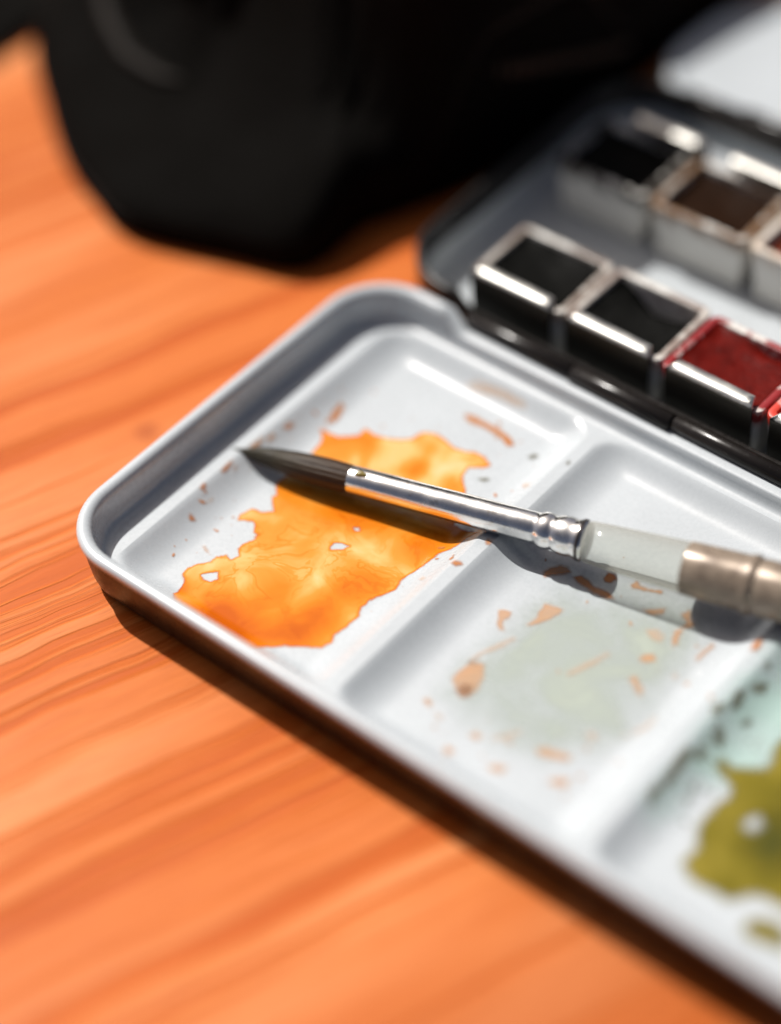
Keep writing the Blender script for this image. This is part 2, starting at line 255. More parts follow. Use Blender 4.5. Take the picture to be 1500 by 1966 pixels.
PD = {'orange':[[1.859,0.703],[1.816,0.976],[1.655,1.102],[1.632,1.217],[1.689,1.339],[1.814,1.514],[1.816,1.661],[1.952,1.791],[1.982,2.001],[1.968,2.111],[2.029,2.265],[2.022,2.368],[1.934,2.383],[1.861,2.464],[1.75,2.516],[1.558,2.398],[1.526,2.539],[1.566,2.721],[1.739,2.741],[1.884,2.878],[1.672,3.092],[1.693,3.164],[1.524,3.331],[1.53,3.69],[1.554,4.08],[1.508,4.233],[1.484,4.447],[1.426,4.564],[1.279,4.674],[1.5,4.679],[1.629,4.717],[1.855,4.945],[1.836,5.107],[2.032,5.078],[2.348,5.184],[2.57,5.364],[2.586,5.552],[2.669,5.643],[2.893,5.665],[3.207,5.625],[3.381,5.64],[3.564,5.734],[3.737,5.735],[3.914,5.64],[3.833,5.522],[3.679,5.392],[3.722,5.184],[3.927,5.001],[4.079,4.631],[4.259,4.303],[4.747,4.284],[4.651,4.153],[4.588,3.894],[4.47,3.703],[4.421,3.431],[4.336,2.925],[4.39,2.763],[4.273,2.532],[4.223,2.365],[4.193,2.176],[4.285,2.043],[4.274,1.846],[4.236,1.529],[4.283,1.416],[4.247,1.251],[4.042,1.132],[3.807,0.966],[3.619,0.784],[3.548,0.501],[3.11,0.34],[2.573,0.366],[2.088,0.44]],'oh':[[[1.894,1.244],[1.921,1.318],[2.044,1.437],[2.156,1.338],[2.084,1.245],[1.97,1.197]],[[3.051,2.85],[3.04,2.923],[3.134,2.994],[3.275,3.02],[3.234,2.936],[3.173,2.863],[3.099,2.806]],[[3.088,3.35],[3.139,3.388],[3.193,3.348],[3.15,3.302]],[[1.883,1.819],[1.888,1.93],[1.998,1.973],[2.079,1.86],[2.033,1.759],[1.928,1.747]]],'od':[[2.547,0.696,0.47,0.9],[3.227,0.737,0.47,1.0],[3.715,1.207,0.47,0.9],[3.979,1.596,0.39,0.6],[3.77,2.072,0.35,0.5],[3.937,2.586,0.35,0.55],[1.939,3.224,0.35,0.7],[2.63,3.4,0.39,0.7],[3.305,3.705,0.43,0.55],[4.263,4.022,0.39,0.8],[4.317,4.332,0.23,0.6],[4.091,3.491,0.31,0.35],[1.71,4.472,0.35,0.45],[2.027,4.855,0.31,0.4],[3.043,4.9,0.2,0.75],[3.013,5.45,0.31,0.35],[3.704,4.974,0.2,0.3],[1.82,0.848,0.17,0.9],[2.776,2.629,0.23,0.25],[1.924,2.524,0.2,0.2],[3.022,1.762,0.31,0.3],[2.684,0.99,0.31,0.5],[2.36,3.961,0.31,0.45],[3.787,1.702,0.23,0.3],[2.982,1.345,0.23,0.35]],'green':[[10.449,1.376],[10.465,1.557],[10.483,1.676],[10.372,1.814],[10.303,1.963],[10.282,2.227],[10.307,2.463],[10.336,2.606],[10.297,2.752],[10.163,2.814],[10.031,2.86],[9.908,2.938],[9.961,3.038],[10.096,3.028],[10.278,3.147],[10.5,3.318],[10.439,3.54],[10.385,3.804],[10.487,4.168],[11.017,4.12],[11.794,3.394],[12.303,2.316],[12.287,1.594],[11.847,1.545],[11.615,1.537],[11.408,1.438],[11.306,1.277],[11.22,1.19],[11.101,1.199],[10.823,1.178],[10.654,1.233]],'green2':[[11.631,1.005],[11.649,1.169],[11.839,1.266],[12.085,1.238],[12.248,1.167],[12.195,1.008],[12.043,0.978],[11.854,0.93],[11.723,0.937]],'gh':[[[10.726,2.332],[10.751,2.481],[10.851,2.579],[10.941,2.467],[10.909,2.303],[10.823,2.247]]],'gd':[[10.457,1.933,0.21,0.5],[11.108,2.436,0.29,1.0],[11.382,2.015,0.36,1.0],[11.136,1.411,0.21,0.7],[10.923,1.974,0.29,0.6],[10.843,3.096,0.29,0.6],[11.487,2.728,0.64,1.0]],'teal':[[9.47,3.936],[9.515,4.453],[9.537,5.082],[9.864,5.407],[10.825,4.428],[10.604,3.466],[10.417,2.987],[10.085,2.73],[9.791,2.534],[9.813,2.012],[9.753,1.614],[9.61,1.693],[9.615,2.412],[9.552,2.995],[9.478,3.478]],'pale':[[6.27,1.754],[6.238,2.21],[6.264,2.84],[6.321,3.38],[6.439,4.101],[7.1,4.476],[7.694,4.676],[8.108,4.866],[8.39,4.585],[8.486,3.928],[8.58,3.287],[8.505,2.647],[8.268,2.121],[7.869,1.701],[7.248,1.568],[6.677,1.594]],'spots':[{'w':0,'pts':[[2.878,6.302],[3.046,6.353],[3.285,6.355],[3.555,6.366],[3.766,6.306],[3.944,6.207],[3.874,6.126],[3.649,6.218],[3.325,6.237],[3.088,6.207],[2.972,6.209]],'k':0.8},{'w':0,'pts':[[2.516,6.801],[2.651,6.901],[2.943,6.932],[3.286,6.96],[3.602,6.952],[3.641,6.873],[3.426,6.844],[3.063,6.843],[2.657,6.756]],'k':0.3},{'w':0,'pts':[[1.206,5.065],[1.174,5.294],[1.274,5.263],[1.337,5.06],[1.349,4.893],[1.264,4.894]],'k':0.75},{'w':0,'pts':[[0.93,4.196],[0.92,4.356],[0.99,4.395],[1.01,4.234]],'k':0.8},{'w':0,'pts':[[0.901,3.57],[0.842,3.725],[0.85,3.838],[0.891,3.727]],'k':0.7},{'w':0,'pts':[[0.837,3.501],[0.826,3.659],[0.893,3.701],[0.905,3.517]],'k':0.5},{'w':0,'pts':[[0.894,3.847],[0.898,4.0],[0.943,3.983],[0.942,3.837]],'k':0.5},{'w':0,'pts':[[0.84,2.863],[0.819,3.006],[0.827,3.129],[0.874,3.013],[0.878,2.878]],'k':0.9},{'w':0,'pts':[[0.905,3.061],[0.914,3.133],[0.95,3.103],[0.939,3.044]],'k':0.7},{'w':0,'pts':[[0.837,2.396],[0.813,2.506],[0.854,2.505],[0.88,2.404]],'k':0.8},{'w':0,'pts':[[1.031,1.902],[1.001,1.982],[1.055,1.978],[1.117,1.953],[1.085,1.897]],'k':0.9},{'w':0,'pts':[[1.022,2.343],[1.03,2.439],[1.065,2.433],[1.056,2.338]],'k':0.35},{'w':0,'pts':[[1.509,1.67],[1.532,1.714],[1.657,1.648],[1.726,1.62],[1.632,1.629]],'k':0.6},{'w':0,'pts':[[4.858,3.489],[4.863,3.555],[4.951,3.592],[5.002,3.565],[4.954,3.49]],'k':0.9},{'w':0,'pts':[[5.005,4.145],[4.99,4.213],[5.066,4.191],[5.08,4.123],[5.044,4.095]],'k':1.0},{'w':0,'pts':[[4.624,5.544],[4.682,5.585],[4.784,5.491],[4.743,5.427]],'k':0.35},{'w':0,'pts':[[4.271,6.151],[4.315,6.254],[4.394,6.229],[4.354,6.122]],'k':-0.6},{'w':0,'pts':[[4.969,6.165],[4.961,6.243],[5.006,6.249],[5.021,6.162]],'k':-0.7},{'w':0,'pts':[[3.954,5.302],[4.036,5.392],[4.095,5.394],[4.052,5.306]],'k':-0.35},{'w':0,'pts':[[4.571,3.09],[4.586,3.158],[4.652,3.127],[4.646,3.049]],'k':0.3},{'w':1,'pts':[[5.913,4.346],[5.917,4.48],[6.015,4.606],[6.143,4.652],[6.236,4.591],[6.157,4.479],[6.041,4.379],[5.981,4.294]],'k':0.75},{'w':1,'pts':[[6.303,4.538],[6.376,4.633],[6.498,4.634],[6.65,4.582],[6.782,4.593],[6.933,4.604],[7.04,4.559],[6.95,4.49],[6.74,4.458],[6.547,4.491],[6.371,4.512]],'k':0.75},{'w':1,'pts':[[6.668,4.789],[6.668,4.919],[6.765,4.941],[6.838,4.892],[6.813,4.77],[6.74,4.741]],'k':1.0},{'w':1,'pts':[[7.079,4.921],[7.098,5.025],[7.199,4.986],[7.355,5.028],[7.505,5.103],[7.522,5.052],[7.319,4.949],[7.139,4.889]],'k':0.5},{'w':1,'pts':[[7.481,4.64],[7.588,4.697],[7.738,4.836],[7.754,4.747],[7.664,4.641],[7.552,4.618]],'k':0.7},{'w':1,'pts':[[7.969,4.91],[8.022,4.964],[8.03,5.032],[8.155,4.902],[8.259,4.843],[8.227,4.757],[8.168,4.687],[8.182,4.549],[8.253,4.382],[8.239,4.298],[8.166,4.389],[8.09,4.578],[8.134,4.723],[8.13,4.808]],'k':0.65},{'w':1,'pts':[[8.602,4.355],[8.605,4.467],[8.631,4.572],[8.658,4.716],[8.696,4.646],[8.686,4.517],[8.681,4.343],[8.645,4.291]],'k':0.65},{'w':1,'pts':[[5.838,3.365],[5.898,3.436],[6.007,3.455],[6.044,3.345],[6.021,3.252],[6.07,3.164],[6.149,3.099],[6.083,3.074],[5.986,3.125],[5.918,3.249]],'k':0.55},{'w':1,'pts':[[6.333,3.389],[6.368,3.541],[6.338,3.669],[6.294,3.864],[6.397,3.904],[6.577,3.952],[6.583,3.831],[6.53,3.664],[6.458,3.522],[6.393,3.409]],'k':0.5},{'w':1,'pts':[[6.077,2.354],[6.117,2.604],[6.222,2.833],[6.304,3.093],[6.37,3.069],[6.317,2.831],[6.182,2.581],[6.16,2.344]],'k':0.35},{'w':1,'pts':[[6.11,1.931],[6.091,2.098],[6.13,2.346],[6.284,2.427],[6.432,2.237],[6.52,2.006],[6.474,1.792],[6.305,1.781]],'k':0.45},{'w':1,'pts':[[6.275,1.818],[6.298,1.955],[6.421,2.013],[6.503,1.873],[6.416,1.747]],'k':0.6},{'w':1,'pts':[[6.021,1.386],[6.049,1.467],[6.167,1.415],[6.202,1.348],[6.109,1.347]],'k':0.5},{'w':1,'pts':[[6.296,1.278],[6.33,1.352],[6.458,1.309],[6.423,1.236]],'k':0.3},{'w':1,'pts':[[6.79,0.871],[6.79,0.963],[6.915,0.968],[6.949,0.88],[6.864,0.836]],'k':0.7},{'w':1,'pts':[[6.917,1.29],[6.963,1.395],[7.077,1.39],[7.065,1.288]],'k':0.5},{'w':1,'pts':[[7.174,1.453],[7.288,1.575],[7.432,1.801],[7.477,1.766],[7.361,1.539],[7.247,1.429]],'k':0.3},{'w':1,'pts':[[7.45,1.016],[7.513,1.11],[7.67,1.163],[7.69,1.055],[7.561,0.99]],'k':0.6},{'w':1,'pts':[[7.812,1.657],[7.892,1.764],[8.094,1.817],[8.261,1.866],[8.27,1.76],[8.068,1.673],[7.901,1.611]],'k':0.45},{'w':1,'pts':[[8.258,1.325],[8.327,1.445],[8.471,1.511],[8.512,1.41],[8.389,1.315]],'k':0.6},{'w':1,'pts':[[7.97,3.873],[8.007,3.974],[8.101,4.045],[8.185,3.964],[8.119,3.865],[8.027,3.819]],'k':0.5},{'w':1,'pts':[[8.076,3.446],[8.113,3.571],[8.236,3.497],[8.37,3.421],[8.4,3.291],[8.272,3.346],[8.154,3.411]],'k':0.45},{'w':1,'pts':[[8.541,3.85],[8.549,3.928],[8.61,3.903],[8.608,3.83]],'k':0.4},{'w':1,'pts':[[8.674,2.719],[8.749,2.923],[8.768,3.12],[8.814,3.054],[8.807,2.865],[8.74,2.687]],'k':0.3},{'w':1,'pts':[[8.172,2.277],[8.242,2.399],[8.358,2.362],[8.338,2.244]],'k':0.35},{'w':1,'pts':[[7.321,3.014],[7.381,3.204],[7.489,3.432],[7.562,3.683],[7.608,3.669],[7.546,3.379],[7.45,3.136],[7.39,2.97]],'k':0.3},{'w':1,'pts':[[7.747,4.342],[7.866,4.457],[8.034,4.412],[8.06,4.284],[7.955,4.253],[7.839,4.288]],'k':0.28},{'w':1,'pts':[[9.234,4.75],[9.194,4.918],[9.248,5.019],[9.325,4.872],[9.298,4.755]],'k':0.8},{'w':2,'pts':[[9.534,3.831],[9.505,4.027],[9.566,4.145],[9.63,4.027],[9.657,3.809],[9.62,3.733]],'k':-1.0},{'w':2,'pts':[[9.793,3.69],[9.817,3.835],[9.893,3.853],[9.907,3.754],[9.841,3.645]],'k':-0.9},{'w':2,'pts':[[9.628,3.239],[9.592,3.416],[9.677,3.422],[9.796,3.327],[9.826,3.159],[9.727,3.148]],'k':-1.0},{'w':2,'pts':[[9.398,3.532],[9.432,3.674],[9.526,3.739],[9.542,3.576],[9.487,3.439]],'k':-0.5},{'w':2,'pts':[[9.632,2.883],[9.653,3.002],[9.737,2.958],[9.748,2.793],[9.678,2.767]],'k':-0.45},{'w':2,'pts':[[9.586,4.221],[9.629,4.354],[9.743,4.464],[9.764,4.328],[9.697,4.191]],'k':-0.6},{'w':2,'pts':[[9.543,4.609],[9.547,4.735],[9.611,4.708],[9.608,4.608]],'k':-0.6},{'w':2,'pts':[[9.86,2.374],[9.847,2.491],[9.898,2.493],[9.919,2.351]],'k':-0.6},{'w':2,'pts':[[9.955,2.115],[9.917,2.293],[9.954,2.277],[10.003,2.108]],'k':-0.4},{'w':2,'pts':[[9.572,2.131],[9.493,2.583],[9.502,2.817],[9.608,2.792],[9.641,2.56],[9.67,2.213],[9.644,2.067]],'k':-0.4},{'w':2,'pts':[[9.533,1.859],[9.528,2.071],[9.611,2.076],[9.675,1.782],[9.612,1.75]],'k':-0.3}]}
# ------------------------------------------------------------------ paint on the enamel
def sdf(X, Y, poly):
    P = np.array(poly, float); Q = np.roll(P, -1, 0)
    d = np.full(X.shape, 1e9); ins = np.zeros(X.shape, bool)
    for (ax_, ay), (bx, by) in zip(P, Q):
        ex, ey = bx - ax_, by - ay; wx, wy = X - ax_, Y - ay
        t = np.clip((wx * ex + wy * ey) / (ex * ex + ey * ey + 1e-12), 0, 1)
        d = np.minimum(d, (wx - ex * t) ** 2 + (wy - ey * t) ** 2)
        c = ((ay > Y) != (by > Y)) & (X < ex * (Y - ay) / (ey + (1e-12 if ey == 0 else 0)) + ax_)
        ins ^= c
    return np.where(ins, 1, -1) * np.sqrt(d)
def wash(name, poly, M, parent, res, soft=.05, holes=(), lumps=(), base=0.0, lift=.004, label=None):
    P = np.array(poly); pad = soft + .06
    xs = np.arange(P[:, 0].min() - pad, P[:, 0].max() + pad + res, res); ys = np.arange(P[:, 1].min() - pad, P[:, 1].max() + pad + res, res)
    X, Y = np.meshgrid(xs, ys); E = sdf(X, Y, poly)
    for h_ in holes: E = np.minimum(E, -sdf(X, Y, h_))
    D = np.full(X.shape, base)
    for lx, ly, r, a in lumps: D = D + a * np.exp(-((X - lx) ** 2 + (Y - ly) ** 2) / (r * r))
    Z = hwell(X, Y) + lift
    ok = (E > -pad) & (Y > .44)
    idx = -np.ones(X.shape, int); ny, nx = X.shape
    cell = ok[:-1, :-1] & ok[1:, :-1] & ok[:-1, 1:] & ok[1:, 1:]
    use = np.zeros(X.shape, bool); use[:-1, :-1] |= cell; use[1:, :-1] |= cell; use[:-1, 1:] |= cell; use[1:, 1:] |= cell
    idx[use] = np.arange(use.sum())
    v = np.stack([X[use], Y[use], Z[use]], 1)
    r, c = np.nonzero(cell)
    f = np.stack([idx[r, c], idx[r, c + 1], idx[r + 1, c + 1], idx[r + 1, c]], 1).tolist()
    me = mesh(name, v, f)
    for an, arr in (('edge', E), ('dens', D)):
        a = me.attributes.new(an, 'FLOAT', 'POINT'); a.data.foreach_set('value', arr[use].astype(np.float32))
    o = link(name, me, M, parent)
    if label: o['label'] = label
    return o
def paint_mat(name, stops, edge_soft, wob, alpha=1.0, rough=.2, swirl=.5, dens_gain=1.0, rimdark=0.0, vary=.0):
    M = mat(name, (1, 1, 1), rough, 0, .28); n = N(M); o = n.obj(); M.blend_method = 'BLEND' if hasattr(M, 'blend_method') else None
    wa = n.noise(o, 1.1, 3, .55); 
    wn = n.new('ShaderNodeTexNoise'); n.lk(o, wn.inputs['Vector']); wn.inputs['Scale'].default_value = .9; wn.inputs['Detail'].default_value = 1.5
    va = n.new('ShaderNodeVectorMath', operation='MULTIPLY_ADD'); n.lk(wn.outputs['Color'], va.inputs[0]); va.inputs[1].default_value = (1.5, 1.5, 1.5); n.lk(o, va.inputs[2])
    s1 = n.noise(va.outputs[0], 1.1, 3, .5); s2 = n.noise(va.outputs[0], 2.6, 3, .5)
    ridge = n.math('ABSOLUTE', n.math('SUBTRACT', s2, .5))                       # fine veins where pigment settles
    vein = n.mapr(ridge, 0, .05, 1, 0, True)
    sw = n.math('ADD', n.math('MULTIPLY', n.math('SUBTRACT', s1, .5), 1.5), n.math('MULTIPLY', n.math('SUBTRACT', s2, .5), .55))
    d = n.math('MULTIPLY_ADD', n.attr('dens'), dens_gain, n.math('MULTIPLY', sw, swirl))
    d = n.math('ADD', d, n.math('MULTIPLY', n.math('MULTIPLY', vein, n.mapr(s1, .42, .62)), swirl * .26))
    e1 = n.noise(o, 3.4, 4, .6); e2 = n.noise(o, 11, 3, .5)
    e = n.math('ADD', n.attr('edge'), n.math('ADD', n.math('MULTIPLY', n.math('SUBTRACT', e1, .5), wob), n.math('MULTIPLY', n.math('SUBTRACT', e2, .5), wob * .5)))
    if rimdark: d = n.math('ADD', d, n.math('MULTIPLY', n.mapr(e, 0.0, .055, 1, 0, True), rimdark))
    n.lk(n.ramp(d, stops), n.b.inputs['Base Color'])
    al = n.mapr(e, -edge_soft, edge_soft, 0, alpha, True)
    if vary: al = n.math('MULTIPLY', al, n.mapr(s1, .35, .68, 1 - vary, 1))
    n.lk(al, n.b.inputs['Alpha'])
    return M
M_orange = paint_mat('orange_watercolour', [(0, (.77, .54, .27)), (.16, (.76, .45, .15)), (.34, (.73, .285, .038)), (.56, (.70, .205, .010)), (.80, (.63, .150, .004)), (1, (.52, .100, .002))], .028, .11, .96, .15, .60, .64, .30)
M_green = paint_mat('olive_watercolour', [(0, (.25, .195, .022)), (.35, (.175, .14, .009)), (.7, (.11, .092, .006)), (1, (.065, .065, .008))], .09, .16, .93, .2, .75, .5, .05)
M_teal = paint_mat('teal_tint', [(0, (.50, .68, .62)), (1, (.42, .62, .55))], .32, .3, .75, .18, .3, .6, 0, .5)
M_pale = paint_mat('pale_grey_wash', [(0, (.44, .495, .445)), (1, (.465, .50, .405))], .45, .5, .85, .18, .5, .6, 0, .6)
def fleck(name, stops, al):
    return paint_mat(name, stops, .035, .07, al, .25, .5, .55, .22, .35)
M_fleck = [fleck('orange_fleck_faint', [(0, (.70, .52, .38)), (1, (.66, .38, .22))], .5), fleck('orange_fleck', [(0, (.68, .42, .24)), (1, (.60, .28, .12))], .72),
           fleck('orange_fleck_strong', [(0, (.64, .29, .09)), (1, (.46, .14, .03))], .92)]
M_dark = fleck('olive_brown_fleck', [(0, (.24, .22, .14)), (1, (.085, .07, .03))], .68)
wash('paint_wash', PD['pale'], M_pale, wells[1], .07, .4, lumps=(), base=.35, lift=.003, label='pale grey green dried wash')
wash('paint_wash', PD['teal'], M_teal, wells[2], .06, .35, base=.3, lift=.003, label='pale teal tint on the enamel')
wash('paint_wash', PD['orange'], M_orange, wells[0], .022, .05, PD['oh'], PD['od'], .28, label='large glossy pool of thin orange paint')
wash('paint_wash', PD['green'], M_green, wells[2], .035, .08, PD['gh'], PD['gd'], .12, lift=.006, label='olive green pool of paint')
wash('paint_wash', PD['green2'], M_green, wells[2], .035, .08, (), (), .55, lift=.006, label='small olive brown blot in front of the pool')
for s in PD['spots']:
    k = s['k']; M = M_dark if k < 0 else M_fleck[0 if k < .42 else 1 if k < .72 else 2]
    wash('paint_fleck', s['pts'], M, wells[s['w']], .018, .03, base=min(1, abs(k)), lift=.008)

# fine splatter: too many droplets to count
def splatter(k, M, well, boxes, seed):
    rs = np.random.RandomState(seed); v = []; f = []; E = []
    for x0, x1, y0, y1, cnt in boxes:
        for _ in range(cnt):
            x, y = rs.uniform(x0, x1), rs.uniform(y0, y1); r = .008 + .03 * rs.rand() ** 3; el = rs.uniform(1, 2.2); a = rs.uniform(0, 3.14); c = len(v)
            v.append((x, y)); E.append(.05)
            for i in range(8):
                q = i * math.pi / 4; px_, py_ = r * el * math.cos(q), r * math.sin(q)
                v.append((x + px_ * math.cos(a) - py_ * math.sin(a), y + px_ * math.sin(a) + py_ * math.cos(a))); E.append(-.01)
            f += [(c, c + 1 + i, c + 1 + (i + 1) % 8) for i in range(8)]
    V_ = np.array(v); z = hwell(V_[:, 0], V_[:, 1]) + .009
    me = mesh('paint_splatter', np.column_stack([V_, z]), f)
    for an, arr in (('edge', E), ('dens', [k] * len(v))):
        at = me.attributes.new(an, 'FLOAT', 'POINT'); at.data.foreach_set('value', np.array(arr, np.float32))
    o = link('paint_splatter', me, M, well); o['kind'] = 'stuff'
splatter(.7, M_fleck[2], wells[0], [(.9, 1.5, 1.6, 5.6, 20), (1.2, 4.6, 5.2, 6.6, 16), (4.3, 4.9, .8, 5.5, 14), (1.0, 1.8, .9, 2.6, 8)], 5)
splatter(.6, M_fleck[1], wells[1], [(5.6, 9.0, .9, 6.0, 26), (8.3, 9.3, 1.0, 5.6, 10)], 6)
splatter(.8, M_dark, wells[2], [(9.6, 10.6, 1.2, 5.6, 60)], 8)
# ------------------------------------------------------------------ hinge between lid and pan tray
def xrod(name, x0, x1, y, z, r, M, parent, n=24, ch=.025):
    return lathe(name, [(0, r - ch), (ch, r), (x1 - x0 - ch, r), (x1 - x0, r - ch)], M, parent, (Vector((x0, y, z)), Vector((1, 0, 0)), Vector((0, 1, 0)), Vector((0, 0, 1))), n)
hx = [1.98, 4.05, 5.97, 8.02, 9.95, 12.0, 12.72]
hinge = xrod('hinge', 1.94, 12.76, 7.57, .80, .05, M_hinge, box)
for i in range(6):
    big = i % 2
    sharp(xrod('knuckle', hx[i] + .012, hx[i + 1] - .012, 7.575 - .02 * big, .805 - .015 * big, .145 + .018 * big, M_hinge, hinge), 50)
# worn brass specks on the third knuckle
M_brass = mat('worn_brass', (.36, .25, .08), .4, .7)

# ------------------------------------------------------------------ pan tray (the base of the tin)
BASE = (.12, 14.40, 7.70, 14.45)
def basecut(x, y, z, ins):
    if z > .78 and (y < 8.4 or y > 13.8):
        k = min(1, max(0, (x - 1.62) / .2)) * min(1, max(0, (13.0 - x) / .2)); k = k * k * (3 - 2 * k)
        return z + (.76 + (z - .78) * .15 - z) * k
    return z
sweep('outer_shell', BASE, 1.25, [(.35, 0), (.2, .012), (.1, .06), (.04, .2), (.01, .5), (0, .85), (0, 1.0), (.006, 1.04), (.035, 1.07), (.085, 1.075), (.125, 1.06), (.14, 1.02), (.143, .56)], M_black, box, cap='start', zf=basecut)['label'] = 'black lacquered outside of the pan tray'  # black carried down the inner wall stands in for its shade
sweep('pan_tray', BASE, 1.25, [(.143, .56), (.146, .5), (.15, .4), (.17, .27), (.21, .19), (.26, .155), (.34, .15)], M_white, box, cap='end', zf=basecut)['label'] = 'white enamelled inside of the pan tray'

# pans
def plastic(name, stain, amt):
    M = mat(name, (.70, .68, .63), .38); n = N(M); o = n.obj()
    sx = n.new('ShaderNodeSeparateXYZ'); n.lk(o, sx.inputs[0])
    hgt = n.mapr(sx.outputs[2], .70, 1.06, 0, 1, True); ns = n.noise(o, 3.2, 4, .6)
    f = n.math('MULTIPLY', n.math('MULTIPLY', hgt, n.mapr(ns, .35, .62)), amt, clamp=True)
    n.lk(n.mix(f, (.70, .68, .63, 1), (*stain, 1)), n.b.inputs['Base Color']); n.bump(n.noise(o, 6, 3), .06, .02); return M
def cake_mat(name, col, rough=.6):
    M = mat(name, col, rough, 0, .06 if max(col) > .02 else .03); n = N(M); o = n.obj(); f = n.noise(o, 4, 5, .6)
    n.lk(n.mix(n.mapr(f, .35, .7), (*[c * .7 for c in col], 1), (*[min(1, c * 1.25) for c in col], 1)), n.b.inputs['Base Color']); 
    vr = n.new('ShaderNodeTexVoronoi', feature='DISTANCE_TO_EDGE'); n.lk(n.scale(o, (1, 1, .2)), vr.inputs['Vector']); vr.inputs['Scale'].default_value = 2.6
    crack = n.math('MULTIPLY', n.mapr(vr.outputs['Distance'], 0, .035, 1, 0, True), n.mapr(n.noise(o, 1.6, 2), .5, .62))
    n.bump(n.math('SUBTRACT', n.noise(o, 5, 5, .65), n.math('MULTIPLY', crack, .5)), .45, .06)
    n.lk(n.mapr(n.noise(o, 2.1, 3), .35, .68, rough - .28, rough + .1), n.b.inputs['Roughness']); return M
PW, PD_, PH = 1.84, 1.52, 1.10
def pan_mesh():
    rect = (-PW / 2, PW / 2, -PD_ / 2, PD_ / 2)
    prof = [(.13, 0), (.10, .02), (.055, .5), (.0, 1.02), (.0, PH - .03), (.012, PH - .008), (.035, PH), (.10, PH), (.125, PH - .01), (.14, PH - .05), (.17, .6), (.20, .3)]
    v = []; f = []
    for ins, z in prof:
        L = rr_loop(*rect, ins, .16, 5, 4, 4)
        v += [(x, y, z) for x, y in L]
    k = len(L)
    for a in range(len(prof) - 1):
        for i in range(k):
            j = (i + 1) % k; f.append((a * k + i, a * k + j, (a + 1) * k + j, (a + 1) * k + i))
    f.append(tuple(reversed(range(k)))); f.append(tuple(range((len(prof) - 1) * k, len(prof) * k)))
    return mesh('paint_pan', v, f)
PAN_ME = pan_mesh()
def paint_pan(x, y, col, stain, amt, label, group, depth=.16, dips=(), rough=.6, clabel=None):
    me = PAN_ME.copy(); o = link('paint_pan', me, plastic('pan_plastic', stain, amt)); o.location = (x, y, .165); o.rotation_euler = (0, 0, math.radians(1.1 * math.sin(7.3 * x + y)))
    o['label'] = label; o['category'] = 'paint pan'; o['group'] = group
    sharp(o, 40)
    n_ = 28; xs = np.linspace(-PW / 2 + .145, PW / 2 - .145, n_); ys = np.linspace(-PD_ / 2 + .145, PD_ / 2 - .145, n_)
    X, Y = np.meshgrid(xs, ys)
    ed = np.minimum(np.minimum(X - xs[0], xs[-1] - X), np.minimum(Y - ys[0], ys[-1] - Y))
    Z = PH - depth + .05 * np.exp(-ed / .07) - .05 * np.exp(-((X) ** 2 + Y ** 2) / .25)
    rs = np.random.RandomState(int(abs(x * 97 + y * 13)))
    for _ in range(5):
        a, b, s = rs.uniform(-.7, .7), rs.uniform(-.6, .6), rs.uniform(.15, .35); Z -= rs.uniform(-.02, .03) * np.exp(-((X - a) ** 2 + (Y - b) ** 2) / s ** 2)
    for a, b, sx_, sy_, dd in dips: Z -= dd * np.exp(-((X - a) / sx_) ** 2 - ((Y - b) / sy_) ** 2)
    f = [(r * n_ + c, r * n_ + c + 1, (r + 1) * n_ + c + 1, (r + 1) * n_ + c) for r in range(n_ - 1) for c in range(n_ - 1)]
    ck = link('paint_cake', mesh('paint_cake', np.stack([X.ravel(), Y.ravel(), Z.ravel()], 1), f), cake_mat('paint', col, rough), o)
    return o
G1, G2 = 'pans in the row by the hinge', 'pans in the row by the far lid'
R1 = [((.005, .005, .0045), (.22, .17, .14), 1.3, 'pan of dry black paint nearest the rounded corner by the hinge', .11, ()),
      ((.0055, .0055, .005), (.26, .20, .17), 1.2, 'pan of black paint worn to a grey crescent, between black and crimson pans', .11, ((.12, .60, .5, .20, .50),)),
      ((.105, .005, .003), (.26, .012, .014), 2.0, 'pan of dark crimson paint with red smears on its rim', .08, ((.3, .6, .35, .1, .16),)),
      ((.62, .022, .006), (.60, .05, .03), 1.6, 'pan of bright scarlet paint beside the dark crimson pan', .16, ()),
      ((.70, .16, .01), (.6, .2, .05), .6, 'pan of orange paint in the hinge row beyond the scarlet', .18, ()),
      ((.72, .42, .02), (.6, .4, .1), .6, 'pan of yellow paint, last in the hinge row', .18, ())]
for i, (c, s, a, lb, dp, dips) in enumerate(R1): paint_pan(2.50 + 1.87 * i, 8.86 + (.0, .02, -.03, .015, 0, 0)[i], c, s, a, lb, G1, dp, dips)
R2 = [((.005, .005, .0045), (.03, .024, .018), 1.6, 'pan of black paint in the far row next to the shaded tin wall', .15, ()),
      ((.018, .008, .004), (.19, .10, .045), 1.5, 'pan of dark brown paint with brown stained rim in the far row', .18, ()),
      ((.16, .035, .018), (.5, .3, .15), .5, 'pan of red brown paint at the right edge of the far row', .2, ()),
      ((.40, .20, .04), (.5, .35, .15), .5, 'pan of ochre paint in the far row', .18, ()),
      ((.03, .09, .05), (.3, .4, .3), .5, 'pan of dark green paint in the far row', .18, ()),
      ((.01, .03, .16), (.2, .25, .4), .5, 'pan of dark blue paint in the far row', .18, ())]
for i, (c, s, a, lb, dp, dips) in enumerate(R2): paint_pan(1.84 + 1.96 * i, 12.02, c, s, a, lb, G2, dp, dips)
